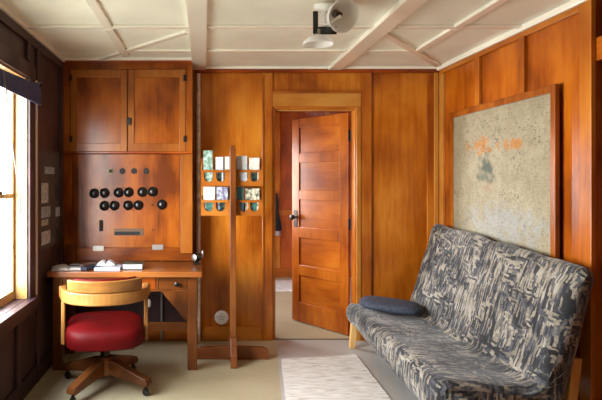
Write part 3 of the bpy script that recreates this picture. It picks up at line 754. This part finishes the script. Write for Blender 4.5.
def resample(pts, m):
    L = [0]
    for i in range(len(pts)):
        a, b = pts[i], pts[(i+1) % len(pts)]; L.append(L[-1] + math.dist(a, b))
    out = []; j = 0
    for k in range(m):
        d = L[-1]*k/m
        while L[j+1] < d: j += 1
        f = (d - L[j])/(L[j+1]-L[j]); a, b = pts[j], pts[(j+1) % len(pts)]
        out.append((a[0] + (b[0]-a[0])*f, a[1] + (b[1]-a[1])*f))
    return out, L[-1]
m = 110
for i in range(nY+1):
    t = i/nY
    prof, LL = resample(futon_profile(t), m)
    cxm = sum(p[0] for p in prof)/m; czm = sum(p[1] for p in prof)/m
    # rounded ends
    e = min(t, 1-t)*(FY1-FY0)
    ins = .035*(1 - math.sqrt(max(0, 1-(1-min(1, e/.05))**2))) if e < .05 else 0
    for k, (x, z) in enumerate(prof):
        a = Vector(prof[(k+1) % m]) - Vector(prof[k-1]); nr = Vector((a.y, -a.x)).normalized()     # outward for this winding? fixed below
        y = FY0 + t*(FY1-FY0)
        bump = .010*(mnoise.noise((x*5, y*4, z*5))) + .005*mnoise.noise((x*14, y*11, z*14)) - .006*abs(math.sin(3*PI*t))**6
        q = Vector((x, z)) + nr*(bump + ins*-1.0)*-1
        xx = min(q.x, 2.010)
        mb.v.append((xx, y, max(q.y, .02)))
for i in range(nY):
    for k in range(m):
        k2 = (k+1) % m; mb.f.append((i*m+k, i*m+k2, (i+1)*m+k2, (i+1)*m+k))
def cap(i, flip):
    # bridge the closed outline across its thickness with a fan of quads: first half against second half
    base = i*m; h = m//2
    # outline start = front bottom; split so the two runs face each other across the mattress
    for k in range(h-1):
        q = (base+k, base+k+1, base+m-2-k, base+m-1-k)
        mb.f.append(q if flip else tuple(reversed(q)))
cap(0, True); cap(nY, False)
mt = part('mattress', mb, FUTON, ft, smooth=True)
uvl = mt.data.uv_layers.new(name='UVMap')
for lp in mt.data.loops:
    vi = lp.vertex_index
    uvl.data[lp.index].uv = ((vi // m)/nY*(FY1-FY0), (vi % m)/m*LL) if vi < (nY+1)*m else (0, 0)
for pl in list(mt.data.polygons)[nY*m:]:
    for li in pl.loop_indices:
        co = mt.data.vertices[mt.data.loops[li].vertex_index].co
        uvl.data[li].uv = (co.x + 5, co.z)
# wooden frame
for y in (FY1-.035, FY0+.06):
    part('leg', MB().obox((1.245 + (0 if y > 3 else .06), y, .105), ((1,0,0),(0,1,0),(.08,0,1)), (.022, .022, .105)), W_pine('Z'), ft, bevel=.003)
    part('leg', MB().obox((1.90, y, .24), ((1,0,0),(0,1,0),(.12,0,1)), (.025, .02, .24)), W_pine('Z'), ft, bevel=.003)
    part('end_rail', MB().bar((1.27 + (0 if y > 3 else .06), y, .165), (1.89, y, .165), .028, .05), W_pine('X'), ft, bevel=.003)
part('front_rail', MB().box(1.33, 1.355, FY0+.09, FY1-.06, .12, .19), W_pine('Y'), ft, bevel=.003)
part('back_rail', MB().box(1.865, 1.888, FY0+.09, FY1-.06, .12, .18), W_pine('Y'), ft, bevel=.003)

# cushion on the futon seat
cu = cushion(.47, .33, 0, .062, ex=3.2, crown=.012)
cm = Matrix.Rotation(math.radians(4), 4, 'Y') @ Matrix.Rotation(math.radians(-24), 4, 'Z')
cu.v = [tuple(cm @ Vector(p) + Vector((1.47, 4.22, .387))) for p in cu.v]
solo('seat_cushion', cu, NAVY, 'flat dark blue cushion lying on the far end of the futon seat', 'cushion', (1.475, 4.20, .387), smooth=True)

# ------------------------------------------------------------------ rag rug
rg = thing('rag_rug', 'pale woven rag rug on the floor in front of the futon', 'rug', (.9, 3.6, 0))
ra, rb, rc, rd = (.60, 4.16), (1.215, 4.26), (1.17, 2.75), (.44, 2.65)
mb = MB(); nu, nv = 16, 60
for j in range(nv+1):
    for i in range(nu+1):
        u, v = i/nu, j/nv
        x = (ra[0]*(1-u)+rb[0]*u)*(1-v) + (rd[0]*(1-u)+rc[0]*u)*v
        y = (ra[1]*(1-u)+rb[1]*u)*(1-v) + (rd[1]*(1-u)+rc[1]*u)*v
        x += .006*mnoise.noise((0, v*22, 3 if i == 0 else 9)) if i in (0, nu) else 0
        mb.v.append((x, y, .010 + .0018*math.sin(v*60*PI*.5)+.003*mnoise.noise((x*9, y*9, 1))))
nt_ = len(mb.v)
mb.v += [(p[0], p[1], .003) for p in mb.v]
def gi(i, j): return j*(nu+1)+i
for j in range(nv):
    for i in range(nu):
        mb.f.append((gi(i,j), gi(i+1,j), gi(i+1,j+1), gi(i,j+1))); mb.f.append((nt_+gi(i,j), nt_+gi(i,j+1), nt_+gi(i+1,j+1), nt_+gi(i+1,j)))
for j in range(nv):
    mb.f.append((gi(0,j), gi(0,j+1), nt_+gi(0,j+1), nt_+gi(0,j))); mb.f.append((gi(nu,j), nt_+gi(nu,j), nt_+gi(nu,j+1), gi(nu,j+1)))
for i in range(nu):
    mb.f.append((gi(i,0), nt_+gi(i,0), nt_+gi(i+1,0), gi(i+1,0))); mb.f.append((gi(i,nv), gi(i+1,nv), nt_+gi(i+1,nv), nt_+gi(i,nv)))
part('weave', mb, RUG, rg, smooth=True)
fm = MB()
for k in range(44):
    u = (k+.5)/44; x = ra[0]*(1-u)+rb[0]*u; y = ra[1]*(1-u)+rb[1]*u
    fm.tube([(x, y, .006), (x+random.uniform(-.006,.006), y+.03+random.uniform(0,.012), .0045)], .0022, 4)
part('fringe', fm, plain('rug_fringe', (214, 206, 194), .9), rg)['kind'] = 'stuff'

# ------------------------------------------------------------------ framed map
MY0, MY1, MZ0, MZ1 = 3.075, 4.395, .90, 1.957
mp = thing('framed_map', 'large framed relief map hanging on the wall above the futon', 'map', (2.045, (MY0+MY1)/2, MZ0))
fw = .046; xa, xb = 2.017, 2.046
part('map_sheet', MB().box(xa+.012, xa+.017, MY0+fw-.004, MY1-fw+.004, MZ0+fw-.004, MZ1-fw+.004), MAPMAT, mp)
part('frame', MB().box(xa, xb, MY0, MY0+fw, MZ0, MZ1).box(xa, xb, MY1-fw, MY1, MZ0, MZ1).box(xa, xb, MY0+fw, MY1-fw, MZ1-fw, MZ1).box(xa, xb, MY0+fw, MY1-fw, MZ0, MZ0+fw), wood('map_frame_wood', (112, 54, 12), (142, 74, 18), (164, 94, 28), 'Z'), mp, bevel=.006)
# ------------------------------------------------------------------ brochure stand
YS = 4.20
bs = thing('brochure_stand', 'wooden post stand on cross feet carrying a two row brochure rack', 'brochure rack', (PX(233, YS), YS, 0))
xp0, xp1 = PX(229.8, YS-.12), PX(235.8, YS-.12)
part('post', MB().prism([(xp0, .211), (xp1, .211), (xp1, 1.64), (xp1-.01, 1.668), (xp0+.01, 1.668), (xp0, 1.64)], 'Y', YS-.146, YS-.1115), wood('post_face', (78, 38, 14), (104, 56, 22), (126, 74, 32), 'Z'), bs, bevel=.003)
part('foot', MB().prism([(PX(197, YS+.02), .0), (PX(268, YS+.02), .0), (PX(268, YS+.02), .07), (PX(264, YS+.02), .09), (PX(240, YS+.02), .10), (PX(226, YS+.02), .10), (PX(201, YS+.02), .09), (PX(197, YS+.02), .07)], 'Y', YS-.017, YS+.03), W_post('X'), bs, bevel=.004)
part('foot', MB().prism([(3.98, 0), (YS-.018, 0), (YS-.018, .11), (YS-.10, .21), (YS-.146, .21), (3.985, .09)], 'X', xp0+.003, xp1+.004), W_post('Y'), bs, bevel=.003)
rx0, rx1 = PX(201, YS), PX(261.5, YS)
def rz_(y): return PZ(y, YS-.09)
part('back_panel', MB().box(rx0, rx1, YS-.016, YS-.008, rz_(214), rz_(158)), W_cabst('X'), bs)
YFp = YS - .105
ZT = [(rz_(186), rz_(169.5)), (rz_(215.5), rz_(199.5))]
slots = [(204, 213), (216, 225), (239.5, 248), (250, 258.5)]
for zb, zt_ in ZT:
    poly = [(rx0, zb), (rx1, zb), (rx1, zt_)]
    dep = (zt_-zb)*.74
    for xa_, xb_ in reversed(slots):
        a, b = PX(xa_, YS-.1), PX(xb_, YS-.1); r = (b-a)/2
        poly.append((b, zt_))
        for k in range(9):
            th = PI*k/8; poly.append(((a+b)/2 + r*math.cos(th), zt_-dep+r - r*math.sin(th)))
        poly.append((a, zt_))
    poly.append((rx0, zt_))
    part('front_panel', MB().prism(poly, 'Y', YFp, YFp+.009), W_cabst('X'), bs)
    part('front_strip', MB().box(rx0, rx1, YFp-.0005, YFp-.006, zt_-.022, zt_-.004), W_cabst('X'), bs)
    part('shelf', MB().box(rx0+.0005, rx1-.0005, YFp+.0095, YS-.0165, zb, zb+.01), W_cabst('X'), bs)
    for x in (rx0, rx1-.009):
        part('end_panel', MB().box(x, x+.009, YFp+.0095, YS-.0165, zb+.0105, zt_+.03), W_cabst('Z'), bs)
COLS = {k_: tuple(int(c_*.9) for c_ in v_) for k_, v_ in {'teal': (70, 130, 128), 'green': (110, 146, 122), 'white': (226, 228, 228), 'bluewhite': (196, 210, 224), 'purple': (120, 112, 140), 'cream': (222, 214, 190),
        'black': (28, 28, 34), 'pale': (190, 214, 210), 'dgreen': (60, 88, 76), 'blue': (90, 120, 160)}.items()}
def bro_mat(a, b):
    k = 'print_' + a + '_' + b
    if k in MATS: return MATS[k]
    m, nt, N, L, bs_ = new_mat(k)
    tc = N.new('ShaderNodeTexCoord'); n = N.new('ShaderNodeTexNoise'); n.inputs['Scale'].default_value = 38; n.inputs['Detail'].default_value = 3
    L.new(tc.outputs['Object'], n.inputs['Vector'])
    r = N.new('ShaderNodeValToRGB'); r.color_ramp.elements[0].position = .45; r.color_ramp.elements[0].color = lin(COLS[a]); r.color_ramp.elements[1].position = .6; r.color_ramp.elements[1].color = lin(COLS[b])
    L.new(n.outputs['Fac'], r.inputs['Fac']); L.new(r.outputs['Color'], bs_.inputs['Base Color']); bs_.inputs['Roughness'].default_value = .3
    MATS[k] = m; return m
bro = [ # x0, x1, top, tier, two colours, panel figure, label
 (203.4, 212.6, 150.5, 0, 'green', 'pale', None, 'tall green brochure at the left end of the top rack row'),
 (215.6, 223.2, 157, 0, 'bluewhite', 'white', 'black', 'narrow bluish white brochure second from the left in the top rack row'),
 (224.8, 229.4, 156.6, 0, 'white', 'cream', None, 'narrow white brochure just left of the post in the top rack row'),
 (236.6, 247.2, 155.8, 0, 'white', 'bluewhite', None, 'wide pale blue and white brochure right of the post in the top rack row'),
 (249, 259.4, 157.8, 0, 'white', 'cream', 'black', 'white brochure with dark figure at the right end of the top rack row'),
 (203.4, 215, 186.8, 1, 'pale', 'white', 'dgreen', 'whitish teal brochure at the left end of the lower rack row'),
 (216.6, 227.8, 187, 1, 'purple', 'bluewhite', 'black', 'purple grey brochure left of the post in the lower rack row'),
 (236.4, 243.6, 187, 1, 'teal', 'blue', None, 'teal brochure right of the post in the lower rack row'),
 (245.5, 259.4, 188.6, 1, 'cream', 'dgreen', 'dgreen', 'cream brochure with green picture at the right end of the lower rack row')]
for x0_, x1_, top, tier, a, b, fig, lab in bro:
    yb_ = YFp+.015; zb = ZT[tier][0]+.011
    xa_, xb_ = PX(x0_, yb_), PX(x1_, yb_); zt_ = PZ(top, yb_)
    t = thing('brochure', lab, 'brochure', ((xa_+xb_)/2, yb_, zb), group='brochures in the rack')
    part('cover', MB().box(xa_, xb_, yb_, yb_+.006, zb, zt_), bro_mat(a, b), t)
    if fig:
        w = xb_-xa_
        part('cover_picture', MB().box(xa_+w*.25, xa_+w*.8, yb_-.001, yb_-.0001, zb+.02, zb+(zt_-zb)*.48), bro_mat(fig, 'dgreen' if fig == 'black' else 'teal'), t)

# round plate on the wall
wpz = thing('wall_plate', 'round white plate low on the wall left of the doorway', 'plate', (PX(221.5, YB-.004), YB-.004, PZ(317.5, YB)))
p = P(221.5, 317.5, YB-.004)
part('disc', MB().lathe((p[0], YB-.001, p[2]), (0,-1,0), [(.060,0),(.062,.004),(.056,.010),(.02,.012)], 32), WHITEPAINT, wpz, smooth=True)
gm = plain('grey_print', (190, 190, 188), .5)
part('grey_marks', MB().box(p[0]-.03, p[0]+.03, YB-.0145, YB-.0132, p[2]+.002, p[2]+.012).box(p[0]-.022, p[0]+.022, YB-.0145, YB-.0132, p[2]-.018, p[2]-.008).box(p[0]-.008, p[0]+.008, YB-.0145, YB-.0132, p[2]+.022, p[2]+.036), gm, wpz)

# ------------------------------------------------------------------ pinned papers by the window
XPn = XL + .0065
solo('pin_board', MB().box(XL+.001, XPn, 3.78, 4.30, .90, 1.62), plain('board_grey', (74, 66, 66), .8, var=.12, scale=14), 'dark grey board on the left wall covered with pinned notes', 'notice board', (XL+.004, 4.04, .9))
def LY(x): return FPX*(-XPn)/(CX-x)
notes = [((44.5, 54), (167, 174), 'bluewhite', 'pale card pinned topmost on the grey board'),
         ((41.2, 48), (183, 203), 'white', 'tall white strip of pictures on the grey board'),
         ((55, 61.5), (184, 198), 'black', 'dark photo pinned at the upper right of the grey board'),
         ((41, 50), (206.5, 217.5), 'bluewhite', 'creased pale slip pinned in the middle of the grey board'),
         ((55.5, 61.5), (207, 216), 'white', 'small whitish card pinned below the dark photo'),
         ((41.3, 48), (219.5, 225.5), 'cream', 'narrow cream note pinned above the large lower sheet'),
         ((41.3, 50), (231, 244), 'white', 'large white sheet pinned lowest on the grey board'),
         ((55.5, 61), (228, 237), 'black', 'dark print pinned at the lower right of the grey board')]
for (xa_, xb_), (ya_, yb_), c, lab in notes:
    y0, y1 = LY(xa_), LY(xb_); ym = (y0+y1)/2; s = FPX/ym
    z1_, z0_ = CH-(ya_-CY)/s, CH-(yb_-CY)/s
    pm = plain('note_' + c, tuple(v*.8 for v in COLS[c]) if c != 'black' else (40, 38, 42), .6, var=.2, scale=40)
    solo('pinned_note', MB().box(XPn+.0005, XPn+.0025, y0, y1, z0_, z1_), pm, lab, 'note', (XPn+.001, ym, z0_), group='notes pinned on the grey board')

# ------------------------------------------------------------------ ceiling lamp
YL = 3.0
lamp = thing('ceiling_lamp', 'white ceiling lamp with two glass shades on a dark bracket', 'ceiling lamp', (PX(322, YL), YL, ZC-.02))
lx = PX(320, YL)
part('canopy', MB().lathe((lx+.02, YL, ZC-.0195), (0,0,-1), [(.055,0),(.055,.012),(.035,.03),(.012,.034)], 24), WHITEPAINT, lamp, smooth=True)
part('stem', MB().tube([(lx+.02, YL, ZC-.05), (lx+.02, YL, PZ(26, YL))], .012, 12), WHITEPAINT, lamp, smooth=True)
part('bracket', MB().box(PX(312.5, YL), PX(317.5, YL), YL-.02, YL-.008, PZ(34.5, YL), PZ(12, YL)).box(PX(317.5, YL), PX(336, YL), YL-.02, YL-.008, PZ(35, YL), PZ(27.5, YL)), BLACK, lamp, bevel=.003)
part('arm', MB().tube([(lx+.02, YL, PZ(26, YL)), (PX(330, YL), YL-.01, PZ(24, YL)), (PX(338, YL), YL-.06, PZ(19, YL))], .009, 10), WHITEPAINT, lamp, smooth=True)
sc = P(318, 35, YL)
part('lower_shade', MB().lathe((sc[0], YL, sc[2]), (0,0,-1), [(.02,0),(.03,.004),(.055,.014),(.078,.034),(.088,.052),(.085,.054),(.074,.037),(.05,.018),(.02,.008)], 32), LAMPGLASS, lamp, smooth=True)
part('socket', MB().lathe((sc[0], YL, sc[2]+.035), (0,0,-1), [(.018,0),(.022,.01),(.022,.04),(.016,.05)], 16), METAL, lamp, smooth=True)
sc2 = Vector(P(337, 14, YL-.02)); ax = Vector((.28, -.9, -.42)).normalized()
part('upper_shade', MB().lathe(tuple(sc2), tuple(ax), [(.022,-.03),(.035,-.025),(.062,0),(.082,.04),(.092,.075),(.088,.076),(.077,.042),(.057,.005),(.03,-.018)], 32), LAMPGLASS, lamp, smooth=True)
part('socket', MB().lathe(tuple(sc2), tuple(ax), [(.018,-.09),(.024,-.08),(.024,-.02),(.018,.01)], 16), METAL, lamp, smooth=True)
part('bulb_holder', MB().lathe(tuple(sc2), tuple(ax), [(.012,.0105),(.016,.02),(.015,.035),(.006,.04)], 14), BLACK, lamp, smooth=True)

# ------------------------------------------------------------------ daylight
w = bpy.data.worlds.new('overcast_sky'); S.world = w; w.use_nodes = True
N, L = w.node_tree.nodes, w.node_tree.links
bg = N['Background']; bg.inputs['Strength'].default_value = 18.0
tc = N.new('ShaderNodeTexCoord'); sx = N.new('ShaderNodeSeparateXYZ'); L.new(tc.outputs['Generated'], sx.inputs[0])
mr = N.new('ShaderNodeMapRange'); mr.inputs['From Min'].default_value = -1; mr.inputs['From Max'].default_value = 1; L.new(sx.outputs['Z'], mr.inputs['Value'])
rr = N.new('ShaderNodeValToRGB'); cr = rr.color_ramp
cr.elements[0].position = .30; cr.elements[0].color = (.16, .16, .14, 1)
cr.elements[1].position = .95; cr.elements[1].color = (.62, .68, .78, 1)
for p_, c_ in ((.44, (.98, .94, .88, 1)), (.5, (1, .98, .95, 1)), (.6, (1, 1, 1, 1))):
    e = cr.elements.new(p_); e.color = c_
L.new(mr.outputs['Result'], rr.inputs['Fac']); L.new(rr.outputs['Color'], bg.inputs['Color'])
def portal(name, loc, rot, sx_, sy_):
    li = bpy.data.lights.new(name, 'AREA'); li.shape = 'RECTANGLE'; li.size = sx_; li.size_y = sy_; li.cycles.is_portal = True
    o = bpy.data.objects.new(name, li); COL.objects.link(o); o.location = loc; o.rotation_euler = rot; return o
portal('window_portal', (X0-.005, (WY0+WY1)/2, (WZ0+WZ1)/2), (0, -PI/2, 0), WZ1-WZ0, WY1-WY0)
portal('window_portal', (HX0-T-.005, (WH0+WH1)/2, (HZ0+HZ1)/2), (0, -PI/2, 0), HZ1-HZ0, WH1-WH0)  # portal of the added hall window

# ------------------------------------------------------------------ camera and view
cd = bpy.data.cameras.new('camera'); cam = bpy.data.objects.new('camera', cd); COL.objects.link(cam)
cam.location = (0, 0, CH); cam.rotation_euler = (PI/2, 0, 0)
cd.sensor_fit = 'HORIZONTAL'; cd.sensor_width = 36; cd.lens = 36*FPX/602
cd.shift_x = (301-CX)/602; cd.shift_y = -(200-CY)/602; cd.clip_start = .05
S.camera = cam
S.view_settings.view_transform = 'Standard'; S.view_settings.look = 'None'; S.view_settings.gamma = 1; S.view_settings.use_curve_mapping = False
S.view_settings.exposure = 1.45
S.cycles.use_denoising = True
S.cycles.max_bounces = 10; S.cycles.diffuse_bounces = 6; S.cycles.transparent_max_bounces = 12
S.cycles.sample_clamp_indirect = 8
